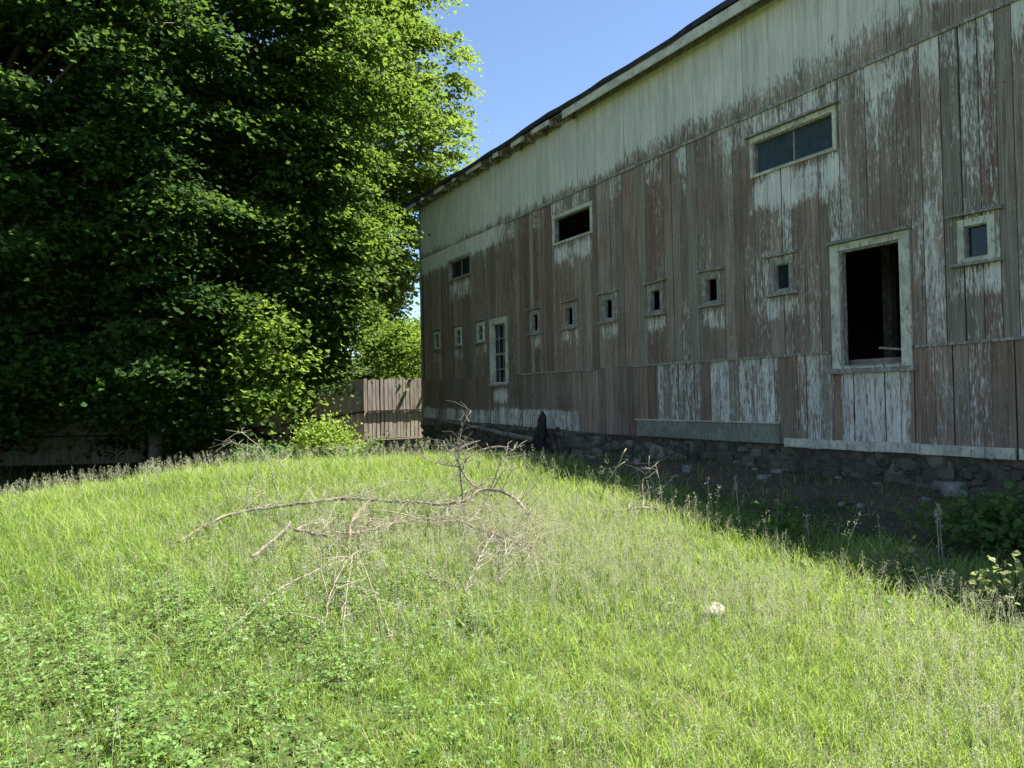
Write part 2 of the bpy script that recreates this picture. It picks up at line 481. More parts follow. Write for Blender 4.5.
# backing sheet (added to keep the board gaps dark), gable walls, rear wall, floors: the dark body of the building
mb = MB()
rects = [(0.02, BL - .02, .86, 8.1)]
for o in OPEN: rects = subtract(rects, o)
for (x0, x1, z0, z1) in rects: mb.box(x0, x1, .008, .03, z0, z1)
mb.build('gap_backing', M['inner'], barn)
RIDGE = 10.1
for x0, x1 in ((0.03, .09), (BL - .09, BL - .03)):
    mb = MB(); mb.add([(x, y, z) for x in (x0, x1) for (y, z) in ((.035, .2), (BDEP, .2), (BDEP, 8.1), (BDEP / 2, RIDGE), (.035, 8.1))],
           [(0, 1, 2, 3, 4), (9, 8, 7, 6, 5), (0, 5, 6, 1), (1, 6, 7, 2), (2, 7, 8, 3), (3, 8, 9, 4), (4, 9, 5, 0)], paint=.25, bcol=.5, brand=.3)
    mb.build('gable_wall', M['siding'], barn)
mb = MB(); mb.box(.1, BL - .1, BDEP - .06, BDEP, .2, 8.1, paint=.2, bcol=.5, brand=.3); mb.build('rear_wall', M['siding'], barn)
mb = MB()
mb.box(.1, BL - .1, .035, BDEP - .07, 1.0, 1.06); mb.box(.1, BL - .1, .035, BDEP - .07, 4.4, 4.46)
mb.build('floor_boards', M['inner'], barn)

for px, py in ((15.3, 2.2), (16.45, 3.4), (17.6, 2.4), (9.2, 2.4), (5.3, 2.6)):
    mb = MB(); mb.box(px, px + .16, py, py + .16, 1.062, 4.39); mb.build('inner_post', M['trim_gray'], barn)
mb = MB(); mb.bar((15.4, 2.3, 1.3), (17.5, 2.5, 3.9), .12, .14); mb.build('inner_brace', M['trim_gray'], barn)
# corner board
mb = MB(); mb.box(-.03, .09, -.058, -.040, 1.06, 8.1); mb.box(-.03, -.008, -.040, .10, 1.06, 8.1); mb.build('corner_board', M['trim_gray'], barn)
# belt mouldings
mb = MB()
x = 5.9
for w in (2.5, 3.1, 2.8, 1.7, 2.6, 3.0, 2.4):
    x1 = min(x + w - .01, BL)
    dz = random.uniform(-.012, .012); mb.box(x, x1, -.062, -.037, Z_BELT - .03 + dz, Z_BELT + .022 + dz); x += w
mb.build('belt_moulding', M['trim_gray'], barn)
for x0, x1 in ((6.55, 9.0), (9.02, 9.9), (11.2, 13.3), (13.32, 15.95), (17.33, 18.3), (18.31, 21.0)):
    dz = random.uniform(-.01, .012); mb = MB(); mb.box(x0, x1, -.062, -.037, Z_LOW - .016 + dz, Z_LOW + .022 + dz)
    mb.build('water_table_strip', M['trim_gray'], barn)
mb = MB(); mb.box(11.34, 13.1, -.064, -.038, .875, 1.19); mb.box(13.105, 14.99, -.066, -.038, .868, 1.178)
mb.build('skirt_board', M['trim_teal'], barn)
mb = MB(); mb.box(11.3, 14.99, -.085, -.040, 1.193, 1.215)
for x0, x1, z0 in ((15.08, 16.6, .83), (16.61, 17.35, .835), (17.36, 18.2, .83), (18.21, 18.56, .83), (18.6, 22.0, .83)):
    mb.box(x0, x1, -.072, -.038, z0, z0 + .135)
mb.build('base_trim', M['trim'], barn)

# roof: shingled slab with eave overhang, fascia, rafter tails
sl = (RIDGE + .1 - 8.16) / (BDEP / 2 + .38)
mb = MB()
for (ya, za, yb, zb) in ((-.40, 8.285, BDEP / 2, RIDGE + .30), (BDEP + .40, 8.285, BDEP / 2, RIDGE + .22)):
    x0, x1, th = -.62, BL + .36, .11; n = 60
    vs = []; fs = []
    rr = random.Random(5)
    for k in range(n + 1):
        x = x0 + (x1 - x0) * k / n; sag = .022 * math.sin(x * .9) + .014 * math.sin(x * 2.3 + 1) + .022 * (rr.random() - .5)
        vs += [(x, ya, za + sag), (x, yb, zb), (x, yb, zb - th), (x, ya, za - th + sag)]
    for k in range(n):
        i = k * 4
        fs += [(i, i + 1, i + 5, i + 4), (i + 3, i + 7, i + 6, i + 2), (i, i + 4, i + 7, i + 3)]
    fs += [(0, 3, 2, 1), (n * 4, n * 4 + 1, n * 4 + 2, n * 4 + 3)]
    mb.add(vs, fs)
roof = mb.build('roof', M['shingle'], barn)
x = 9.3
for w in (2.4, 2.7, 3.1, 2.2, 3.0, 2.6):
    x1 = min(x + w - .008, BL + .3); mb = MB(); mb.box(x, x1, -.375, -.345, 7.99 + random.uniform(-.006, .006), 8.168); mb.build('fascia_board', M['fascia'], barn); x += w
for x0, x1 in ((-.6, .45), (.9, 1.2), (2.0, 2.7), (3.3, 3.55), (4.3, 5.2), (5.9, 6.2), (6.9, 7.5), (7.9, 8.7)):
    mb = MB(); mb.box(x0, x1, -.372, -.345, 8.06 + random.uniform(-.02, .04), 8.168); mb.build('fascia_board', M['fascia'], barn)
mb = MB(); mb.box(-.58, BL + .3, -.343, -.05, 8.145, 8.169); mb.build('soffit', M['rafter'], barn)
mb = MB(); mb.box(0, BL, -.065, -.036, 8.065, 8.142); mb.build('frieze_board', M['trim_gray'], barn)
for k in range(16):
    mb = MB(); x = .15 + k * .61; mb.box(x, x + .09, -.34, -.067, 8.015, 8.143); mb.build('rafter_tail', M['rafter'], barn)

# ---- windows
def frame_bars(mb, a0, a1, z0, z1, w, y0, y1, top=None, bot=None):
    t = w if top is None else top; bt = w if bot is None else bot
    mb.box(a0 - w, a0, y0, y1, z0 - bt, z1 + t); mb.box(a1, a1 + w, y0, y1, z0 - bt, z1 + t)
    if t: mb.box(a0, a1, y0, y1, z1, z1 + t)
    if bt: mb.box(a0, a1, y0, y1, z0 - bt, z0)
def jamb(mb, a0, a1, z0, z1, y0=-.03, y1=.045, t=.016):
    mb.box(a0 + .001, a0 + t, y0, y1, z0, z1); mb.box(a1 - t, a1 - .001, y0, y1, z0, z1)
    mb.box(a0 + t, a1 - t, y0, y1, z1 - t, z1 - .001); mb.box(a0 + t, a1 - t, y0, y1, z0 + .001, z0 + t)

for i, c in enumerate(SMALL):
    a0, a1, z0, z1 = c - .145, c + .145, 3.35, 3.76
    rnd = random.Random(i + 50); mb = MB()
    frame_bars(mb, a0, a1, z0, z1, .085, -.058, -.034, top=.09, bot=0)
    mb.box(a0 - .085, a1 + .085, -.056, -.034, z0 - .055, z0)
    w = mb.build('window', M['trim'] if i in (0, 1, 2, 9) else M['trim_gray'], barn)
    mj = MB(); jamb(mj, a0, a1, z0, z1); mj.build('jamb', M['trim_gray'], w)
    ms = MB(); ms.box(c - .32, c + .32, -.115, -.037, z0 - .095, z0 - .058); ms.build('sill', M['trim_gray'], w)
    mh = MB(); t = rnd.uniform(-.012, .012)
    x0, x1 = c - .335, c + .335
    mh.add([(x0, -.11, 3.895 - t), (x1, -.11, 3.895 + t), (x1, -.037, 3.905 + t), (x0, -.037, 3.905 - t),
            (x0, -.11, 3.925 - t), (x1, -.11, 3.925 + t), (x1, -.037, 3.945 + t), (x0, -.037, 3.945 - t)],
           [(0, 3, 2, 1), (4, 5, 6, 7), (0, 1, 5, 4), (1, 2, 6, 5), (2, 3, 7, 6), (3, 0, 4, 7)])
    mh.build('hood', M['trim_gray'], w)
    if i in (0, 1, 2, 9, 8, 12):
        mp = MB(); mp.box(a0 + .02, a1 - .02, .03, .036, z0 + .02, z1 - .02); mp.build('pane', M['glass'], w)
        if i < 3:
            mm = MB(); mm.box(c - .012, c + .012, .018, .0285, z0 + .02, z1 - .02); mm.box(a0 + .02, a1 - .02, .016, .0275, 3.55, 3.575); mm.build('muntin', M['trim'], w)

for i, (a0, a1, z0, z1) in enumerate(LONGW):
    mb = MB(); frame_bars(mb, a0, a1, z0, z1, .075 if i != 2 else .06, -.06, -.034, top=.085, bot=.045)
    w = mb.build('window', M['trim'] if i else M['trim_gray'], barn)
    mj = MB(); jamb(mj, a0, a1, z0, z1, y1=.07, t=.022); mj.build('jamb', M['trim_gray'], w)
    if i >= 2:
        mh = MB(); mh.box(a0 - .12, a1 + .14, -.13, -.036, z1 + .09, z1 + .125); mh.build('hood', M['trim_gray'], w)
    if i in (0, 2, 3):
        mp = MB(); mp.box(a0 + .03, a1 - .03, .05, .056, z0 + .03, z1 - .03); mp.build('pane', M['glass_sky_tint'] if i >= 2 else M['glass'], w)
        mm = MB(); cx = (a0 + a1) / 2; mm.box(cx - .014, cx + .014, .03, .048, z0 + .03, z1 - .03); mm.build('muntin', M['trim_gray'], w)

a0, a1, z0, z1 = TALL
mb = MB(); frame_bars(mb, a0, a1, z0, z1, .13, -.064, -.034, top=.15, bot=.03)
w = mb.build('window', M['trim'], barn); tag(w, 'tall narrow sash window with many small panes')
mj = MB(); jamb(mj, a0, a1, z0, z1, t=.025); mj.build('jamb', M['trim'], w)
mp = MB(); mp.box(a0 + .025, a1 - .025, .05, .056, z0 + .025, z1 - .025); mp.build('pane', M['glass'], w)
mm = MB()
for k in (1, 2):
    x = a0 + (a1 - a0) * k / 3; mm.box(x - .009, x + .009, .03, .048, z0 + .03, 2.86)
    mm.box(x - .009, x + .009, .03, .048, 2.92, z1 - .03)
mm.box(a0 + .026, a1 - .026, .012, .046, 2.86, 2.92)
for z in (2.48, 3.32): mm.box(a0 + .026, a1 - .026, .031, .047, z - .012, z + .012)
mm.build('sash', M['trim_gray'], w)
ms = MB(); ms.box(a0 - .16, a1 + .16, -.12, -.036, z0 - .085, z0 - .032); ms.build('sill', M['trim_gray'], w)

a0, a1, z0, z1 = DOOR
mb = MB(); mb.box(a0 - .15, a0, -.066, -.034, z0 - .02, z1); mb.box(a1, a1 + .15, -.066, -.034, z0 - .02, z1)
mb.box(a0 - .15, a1 + .15, -.068, -.034, z1 + .002, z1 + .105)
w = mb.build('window', M['trim'], barn); tag(w, 'large open doorless loading opening with a pale casing')
mj = MB(); jamb(mj, a0, a1, z0, z1, y1=.07, t=.025); mj.build('jamb', M['trim_gray'], w)
mh = MB(); mh.box(a0 - .17, a1 + .17, -.14, -.036, z1 + .108, z1 + .15); mh.build('hood', M['trim_teal'], w)
ms = MB(); ms.box(a0 - .2, a1 + .2, -.10, -.036, z0 - .095, z0 - .024); ms.build('sill', M['trim_gray'], w)

# ---- rubble foundation
rnd = random.Random(3)
mb = MB()
mort = MB(); mort.box(-.1, BL, .02, .4, -.2, .86)
for (x0, x1, z0) in ((-.1, 9.2, .855),): mort.box(x0, x1, .021, .4, z0, 1.05)
mort.build('foundation_core', M['mortar'], barn)
def blob(mb, c, r, rnd, v, nu=7, nv=5):
    ph = [rnd.random() * 6.3 for _ in range(4)]
    vs = []; fs = []
    for i in range(nv + 1):
        th = math.pi * i / nv
        for k in range(nu):
            an = 2 * math.pi * k / nu
            s = 1 + .22 * math.sin(2 * an + ph[0]) * math.sin(th) + .15 * math.sin(3 * an + ph[1] + th) + .1 * (rnd.random() - .5)
            cx, sx = math.cos(an), math.sin(an)
            sq = lambda q: math.copysign(abs(q) ** .7, q)
            vs.append((c[0] + r[0] * s * sq(cx) * sq(math.sin(th)), c[1] + r[1] * s * sq(sx) * sq(math.sin(th)), c[2] + r[2] * s * sq(math.cos(th))))
    for i in range(nv):
        for k in range(nu):
            k2 = (k + 1) % nu; fs.append((i * nu + k, (i + 1) * nu + k, (i + 1) * nu + k2, i * nu + k2))
    mb.add(vs, fs, v=v)
for _ in range(1150):
    x = rnd.uniform(-.1, BL - .1); big = rnd.random()
    ww = rnd.uniform(.07, .17) if big > .3 else rnd.uniform(.16, .30)
    hh = ww * rnd.uniform(.38, .8); lim = 1.0 if x < 9 else .80
    z = rnd.uniform(.12, lim)
    if z + hh > lim + .05 or (15.1 < x < 16.3 and z + hh > .58): continue
    blob(mb, (x, .055 + rnd.uniform(-.03, .03), z), (ww, rnd.uniform(.06, .13), hh), rnd, min(1, max(0, rnd.gauss(.38, .26))))
mb.build('foundation', M['stone'], barn)

# ================================================================== FENCE beyond the barn
AF = -2.75
def build_fence(label, start, ang, u0, u1, seed, skip=.03):
    fence = empty('wooden_fence', (start[0], start[1], gz(start[0], start[1])), ang)
    tag(fence, label, 'fence')
    ca, sa = math.cos(ang), math.sin(ang)
    fz = lambda u: gz(start[0] + ca * u, start[1] + sa * u) - fence.location.z
    camside = 1 if ca < 0 else -1
    rnd = random.Random(seed); mb = MB(); u = u0
    while u < u1:
        w = rnd.uniform(.085, .14); h = 2.14 + rnd.uniform(-.05, .05); y = rnd.uniform(-.006, .006)
        if rnd.random() < skip: u += w * .7; continue
        z0 = fz(u) + .03; y0, y1 = y - .009, y + .009; t = rnd.uniform(-.012, .012)
        vs = [(u, y0, z0), (u + w, y0, z0), (u + w, y1, z0), (u, y1, z0), (u + t, y0, z0 + h), (u + w + t, y0, z0 + h), (u + w + t, y1, z0 + h), (u + t, y1, z0 + h)]
        mb.add(vs, [(0, 3, 2, 1), (4, 5, 6, 7), (0, 1, 5, 4), (1, 2, 6, 5), (2, 3, 7, 6), (3, 0, 4, 7)])
        u += w + (rnd.choice([.022, .03, .04]) if skip == 0 else .004)
    mb.build('boards', M['fence'], fence)
    mb = MB(); k = u0
    while k < u1:
        e = min(k + 3, u1); mb.bar((k, camside * .042, fz(k) + 1.02), (e, camside * .042, fz(e) + 1.02), .05, .06); k = e
    mb.build('rail', M['rail'], fence)
    k = u0 + .3
    while k < u1:
        mb = MB(); mb.box(k, k + .1, -camside * .13 - .05, -camside * .13 + .05, fz(k) - .2, fz(k) + 2.0); mb.build('post', M['rail'], fence); k += 2.6
FC = bw(AF, 1.08)
build_fence('short sunlit weathered board fence beside the far corner of the barn', bw(AF, 0), math.atan2(-BN[1], -BN[0]), -1.6, 1.05, 9, 0)
build_fence('long shaded board fence under the trees, running left from the sunlit fence', FC[:2], math.pi + .03, .05, 26, 10, .001)

# ================================================================== TREES
def leaf_mesh(name, centers, normals_up, sizes, v, rng, droop=.0):
    """one folded leaf per centre: two triangles about a midrib"""
    n = len(centers)
    yaw = rng.uniform(0, 2 * np.pi, n)
    up = normals_up / np.linalg.norm(normals_up, axis=1, keepdims=True)
    t = np.stack([np.cos(yaw), np.sin(yaw), np.zeros(n)], 1); t -= up * np.sum(t * up, 1, keepdims=True)
    t /= np.maximum(1e-6, np.linalg.norm(t, axis=1, keepdims=True)); s = np.cross(up, t)
    sz = sizes[:, None]
    base = centers - t * sz * .5; tip = centers + t * sz * .5 - up * sz * droop
    fold = rng.uniform(.02, .22, n)[:, None]
    lft = centers - t * sz * .06 + s * sz * .5 + up * sz * fold; rgt = centers - t * sz * .06 - s * sz * .5 + up * sz * fold
    sl_ = centers + t * sz * .26 + s * sz * .3 + up * sz * fold * .6; sr = centers + t * sz * .26 - s * sz * .3 + up * sz * fold * .6
    V = np.stack([base, lft, sl_, tip, sr, rgt], 1).reshape(-1, 3)
    i = np.arange(n)[:, None] * 6
    F = np.concatenate([i + np.array([0, 3, 2, 1]), i + np.array([0, 5, 4, 3])], 1).reshape(-1)
    return mesh_np(name, V, F, np.full(2 * n, 4), {'v': np.repeat(np.clip(v, 0, 1), 6)})

def make_tree(label, base, H, R, zlow, seed, limbs=46, per=12, leaves=120, lsize=.15, mat='leaf', bark='bark', r0=.28, lean=(0, 0),
              peak=.42, spread=.52, group=None, trunk_tip=.86, fill=1.0):
    rng = np.random.default_rng(seed); rnd = random.Random(seed)
    z0 = gz(base[0], base[1])
    root = empty('tree', (base[0], base[1], z0)); tag(root, label, 'tree', group)
    tr = MB()
    npt = 12; P = []
    for k in range(npt + 1):
        t = k / npt
        P.append((lean[0] * t + .18 * math.sin(t * 5 + seed) * t, lean[1] * t + .18 * math.cos(t * 4.3 + seed) * t, -0.15 + t * H * trunk_tip))
    rad = [r0 * (1 - .93 * (k / npt)) * (1.45 if k == 0 else 1) for k in range(npt + 1)]
    tr.tube(P, rad, 9, .14, rnd)
    def tpos(z):
        t = min(1, max(0, (z + .15) / (H * trunk_tip))); f = t * npt; i = min(npt - 1, int(f)); f -= i
        return Vector(P[i]).lerp(Vector(P[i + 1]), f), rad[i] * (1 - f) + rad[min(npt, i + 1)] * f
    C_, U_, Z_, Vv = [], [], [], []
    for m in range(limbs):
        t = (m + rnd.random()) / limbs
        z = zlow + (H - zlow) * t
        # crown profile
        pr = (t / peak) ** .5 if t < peak else max(0.03, 1 - ((t - peak) / (1 - peak)) ** 1.9) ** .6
        rr = R * pr * (rnd.uniform(.72, 1.05) if rnd.random() < .72 else rnd.uniform(.25, .7))
        an = m * 2.39996 + rnd.uniform(-.4, .4)
        c, _ = tpos(z)
        tgt = Vector((c.x + rr * math.cos(an), c.y + rr * math.sin(an), z))
        zs = max(min(zlow * .7 + .6, H * .2), z - rr * rnd.uniform(.35, .8) - .4); st, sr = tpos(zs)
        mid = st.lerp(tgt, .55); mid.z += rr * .16 + .15
        pts = []
        for k in range(8):
            q = k / 7; p = st * (1 - q) ** 2 + mid * 2 * q * (1 - q) + tgt * q * q
            p += Vector([(rnd.random() - .5) * .10 * q * rr ** .5 for _ in range(3)]); pts.append(p)
        lr = max(.018, min(sr * .6, .025 + rr * .014))
        tr.tube(pts, [lr * (1 - .8 * k / 7) for k in range(8)], 5, .1, rnd)
        tint = rnd.uniform(-.12, .12)
        for j in range(per):
            q = .38 + .66 * rnd.random(); q = min(q, 1.0); f = q * 7; i = min(6, int(f))
            o = pts[i].lerp(pts[i + 1], f - i)
            ctr = o + Vector((rng.normal(0, spread), rng.normal(0, spread), rng.normal(-.05, spread * .62)))
            tr.tube([o, o.lerp(ctr, .5) + Vector((0, 0, .06)), ctr], [.012, .008, .004], 3)
            n = int(leaves * fill * rnd.uniform(.6, 1.3)); a = rng.normal(0, 1, (n, 3)) * np.array([.42, .42, .10])
            a[:, 2] -= .42 * (a[:, 0] ** 2 + a[:, 1] ** 2)
            C_.append(a + np.array(ctr))
            out = np.array([ctr.x - c.x, ctr.y - c.y, 0.]); out = out / (np.linalg.norm(out) + .01)
            U_.append(np.array([0, 0, 1.]) * .8 + out * .42 + rng.normal(0, .42, (n, 3)))
            Z_.append(rng.uniform(.65, 1.2, n) * lsize)
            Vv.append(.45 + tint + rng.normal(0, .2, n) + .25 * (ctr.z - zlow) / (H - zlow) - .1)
    tr.build('trunk', M[bark], root, smooth=True)
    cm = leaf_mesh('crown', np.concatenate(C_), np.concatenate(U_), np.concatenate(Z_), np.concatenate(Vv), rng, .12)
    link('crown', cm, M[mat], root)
    return root

def copy_tree(src, label, base, rz, sc, group=None):
    r = src.copy(); COL.objects.link(r); r.location = (base[0], base[1], gz(base[0], base[1])); r.rotation_euler = (0, 0, rz); r.scale = (sc, sc, sc)
    r['label'] = label
    if group: r['group'] = group
    for ch in src.children:
        c = ch.copy(); COL.objects.link(c); c.parent = r
    return r

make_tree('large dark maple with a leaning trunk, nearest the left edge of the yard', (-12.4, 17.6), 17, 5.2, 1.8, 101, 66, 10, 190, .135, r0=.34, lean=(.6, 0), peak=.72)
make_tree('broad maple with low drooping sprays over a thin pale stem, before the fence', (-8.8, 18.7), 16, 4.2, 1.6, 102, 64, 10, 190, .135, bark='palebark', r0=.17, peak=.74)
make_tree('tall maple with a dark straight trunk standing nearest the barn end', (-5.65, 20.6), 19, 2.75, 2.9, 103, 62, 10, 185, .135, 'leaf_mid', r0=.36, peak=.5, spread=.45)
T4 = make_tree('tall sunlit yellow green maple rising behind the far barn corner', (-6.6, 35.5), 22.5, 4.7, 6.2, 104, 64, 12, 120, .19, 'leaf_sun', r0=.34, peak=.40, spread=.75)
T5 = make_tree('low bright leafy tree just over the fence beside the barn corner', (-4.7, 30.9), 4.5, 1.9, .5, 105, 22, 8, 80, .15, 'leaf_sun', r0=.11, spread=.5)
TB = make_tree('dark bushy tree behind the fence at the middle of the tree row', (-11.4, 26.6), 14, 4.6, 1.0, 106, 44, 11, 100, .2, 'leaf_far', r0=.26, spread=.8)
make_tree('small maple standing in for low sunlit sprays drooping at the shade edge', (-5.8, 18.2), 4.1, .5, 1.7, 107, 11, 5, 46, .14, 'leaf_sun', r0=.05, spread=.3)  # stands in for sunlit sprays of the larger maples, brighter leaf tint
copy_tree(TB, 'dark bushy tree added close behind the fence to shade it, second from the barn in the back row', (-8.4, 28.6), 1.1, .82)  # copy added so its crown overhangs and shades the fence
copy_tree(TB, 'dark tree behind the leaning maple at the left end of the back row', (-19, 25.5), 2.3, 1.1)
copy_tree(TB, 'dark tree filling the gap behind the two front maples', (-15, 31), 4.0, 1.25)
copy_tree(TB, 'shaded tree in front of the fence at the left edge of the picture', (-17.3, 16.4), 5.1, 1.15)
copy_tree(T5, 'low light green tree far behind the sunlit fence, left of the sky gap', (-6.4, 44), 2.0, 1.35)
copy_tree(TB, 'far dark tree glimpsed between the sunlit maple and the barn corner', (-2.5, 62), 3.3, .8)
copy_tree(TB, 'tree closing the back row far beyond the fence on the left', (-24, 34), .7, 1.35)

# ------------------------------------------------------------------ bushes and weeds
def leafy(name, label, cat, loc, rx, ry, h, n, lsize, mat, seed, stems=7, group=None, flat=.5, cl=26):
    rng = np.random.default_rng(seed); rnd = random.Random(seed)
    root = empty(name, loc); tag(root, label, cat, group)
    st = MB(); C_, U_, V_ = [], [], []
    per = max(1, n // cl)
    for k in range(cl):
        an = k * 2.4 + rnd.uniform(-.3, .3); q = math.sqrt((k + .5) / cl) * rnd.uniform(.75, 1.08)
        zz = h * (1 - .62 * q ** 2) * rnd.uniform(.72, 1.05)
        e = Vector((rx * q * math.cos(an), ry * q * math.sin(an), zz))
        st.tube([(e.x * .15, e.y * .15, -.06), (e.x * .6, e.y * .6, zz * .55), e], [.009, .006, .003], 4)
        a = rng.normal(0, 1, (per, 3)) * np.array([rx * .24, ry * .24, h * .20]); a += np.array(e); a[:, 2] = np.maximum(a[:, 2], .02)
        C_.append(a); U_.append(np.array([0, 0, flat]) + rng.normal(0, .45, (per, 3)) + np.array([e.x, e.y, 0]) * .5)
        V_.append(rng.normal(.5 + .25 * (zz / h - .7), .22, per))
    st.build('stems', M['leaf_weed'] if name != 'dead_weed' else M['dead'], root)
    C_ = np.concatenate(C_); link('foliage', leaf_mesh('foliage', C_, np.concatenate(U_), rng.uniform(.6, 1.25, len(C_)) * lsize, np.concatenate(V_), rng, .15), M[mat], root)
    return root
def at(x, y): return (x, y, gz(x, y))
leafy('bush', 'round bright green bush on the crest of the grassy mound', 'bush', at(-3.55, 14.4), .60, .5, .80, 2600, .062, 'leaf_bush', 1, cl=44)
leafy('bush', 'low dark weedy bush in the shade left of the bright round one', 'bush', at(-4.9, 15.2), .7, .5, .55, 900, .075, 'leaf_weed', 2)
leafy('bush', 'small sparse bush by the foot of the sunlit fence end', 'bush', at(-3.1, 16.6), .45, .4, .55, 420, .07, 'leaf_weed', 3)
leafy('bush', 'dark broad leaved bush in the barn shade at the right edge', 'bush', at(4.4, 6.7), .75, .5, .42, 1300, .068, 'leaf_weed', 4, cl=40)
leafy('weed', 'pale sunlit leafy weed where the barn shade meets the grass', 'weed', at(3.38, 5.2), .24, .16, .36, 110, .05, 'leaf_sprig', 5, cl=11)
leafy('weed', 'small pale weed sprig beside the dead stalks', 'weed', at(3.05, 5.95), .12, .1, .32, 26, .055, 'leaf_sprig', 6, cl=4)
for k, (x, y, s) in enumerate([(2.55, 7.35, .3), (-4.2, 14.2, .33), (-3.0, 13.9, .3)]):
    leafy('weed', ['low leafy weed at the edge of the barn shade behind the pale stone', 'broad leaved weed left of the bright bush on the crest', 'broad leaved weed right of the bright bush on the crest'][k],
          'weed', at(x, y), s, s, s * 1.1, 160, .06, 'leaf_weed', 20 + k, cl=14)

# dry seed stalks
def stalk(x, y, h, label, seed, n=1):
    rnd = random.Random(seed); root_z = gz(x, y); mb = MB()
    for j in range(n):
        dx, dy = rnd.uniform(-.04, .04), rnd.uniform(-.04, .04)
        pts = polyline([(j * .035, 0, -.02), (dx * .5 + j * .035, dy * .5, h * .5), (dx + j * .035, dy, h * (1 - .08 * j))], .08, .006, rnd)
        mb.tube(pts, [.006 - .003 * i / len(pts) for i in range(len(pts))], 5)
        tip = pts[-1]
        for q in range(26):
            c = tip + Vector((rnd.gauss(0, .011), rnd.gauss(0, .011), rnd.uniform(-.14, .02)))
            mb.tube([c, c + Vector((rnd.gauss(0, .008), rnd.gauss(0, .008), .016))], [.006, .003], 4)
    o = mb.build('seed_stalk', M['twig'], None); o.location = (x, y, root_z)
    tag(o, label, 'weed stalk', 'dry stalks along the shade edge')
stalk(2.29, 7.75, .52, 'dry seed stalk standing before the barn shade, tallest of those behind the pale stone', 1)
stalk(2.52, 7.35, .36, 'short dry seed stalk at the shade edge behind the pale stone', 2)
stalk(2.74, 7.1, .28, 'shortest dry seed stalk at the shade edge right of the pale stone', 3)
stalk(3.55, 6.4, .50, 'pair of stiff brown weed stalks near the right hand debris', 4, 2)

# ================================================================== DEAD BRANCHES
def branch(name_label, main, side, r, mat='dead', twigmat=None, cat='branch', seed=0, fuzz=0, sprigs=0, group='dead branches lying on the mound'):
    """main: list of (points, r0, r1); side branches start on the main stem"""
    rnd = random.Random(seed)
    root = MB()
    def put(mb, pts, r0, r1, n=6):
        q = polyline(pts, .07, .012, rnd); k = len(q); r0 *= .9; r1 *= .9
        mb.tube(q, [r0 + (r1 - r0) * i / (k - 1) for i in range(k)], n, .3, rnd); return q
    allq = []
    for pts, r0, r1 in main: allq += put(root, pts, r0, r1)
    mainq = list(allq)
    o = root.build('fallen_branch', M[mat], None, True)
    tag(o, name_label, cat, group)
    tm = M[twigmat or 'twig']
    for pts, r0, r1 in side:
        tw = MB(); q = put(tw, pts, r0, r1, 5); allq += q
        for _ in range(max(0, len(q) // 4)):                       # thorny stubs
            b = rnd.choice(q[1:]); tw.tube([b, b + Vector((rnd.gauss(0, .03), rnd.gauss(0, .03), rnd.uniform(.0, .05)))], [.003, .0015], 3)
        tw.build('twig', tm, o, True)
    if sprigs:
        for _ in range(sprigs):
            b = rnd.choice(mainq); an = rnd.uniform(0, 6.28); L = rnd.uniform(.25, .7); el = rnd.choice([-.25, -.1, .05, .2, .4, .8]) + rnd.gauss(0, .15)
            d = Vector((math.cos(an) * math.cos(el), math.sin(an) * math.cos(el), math.sin(el)))
            tw = MB(); q = put(tw, [b, b + d * L * .4 + Vector((0, 0, .03)), b + d * L * .75 + Vector((rnd.gauss(0, .03), rnd.gauss(0, .03), .02)), b + d * L + Vector((rnd.gauss(0, .05), rnd.gauss(0, .05), -.04))], .0055, .0022, 4)
            for _ in range(3):
                c = rnd.choice(q[1:]); e = c + Vector((rnd.gauss(0, .07), rnd.gauss(0, .07), rnd.uniform(-.03, .09))); tw.tube([c, c.lerp(e, .5) + Vector((0, 0, .008)), e], [.0028, .0022, .0012], 3)
            tw.build('twig', M['twig'], o, True)
    if fuzz:
        tw = MB()
        for _ in range(fuzz):
            b = rnd.choice(allq); d = Vector((rnd.gauss(0, .6), rnd.gauss(0, .6), rnd.gauss(.15, .25))); d.normalize(); L = rnd.uniform(.08, .34)
            p = [b, b + d * L * .5 + Vector((0, 0, rnd.uniform(-.02, .04))), b + d * L + Vector((rnd.gauss(0, .04), rnd.gauss(0, .04), rnd.uniform(-.05, .03)))]
            tw.tube(p, [.0030, .0024, .0014], 3)
        tw.build('brush', tm, o)['kind'] = 'stuff'
    return o

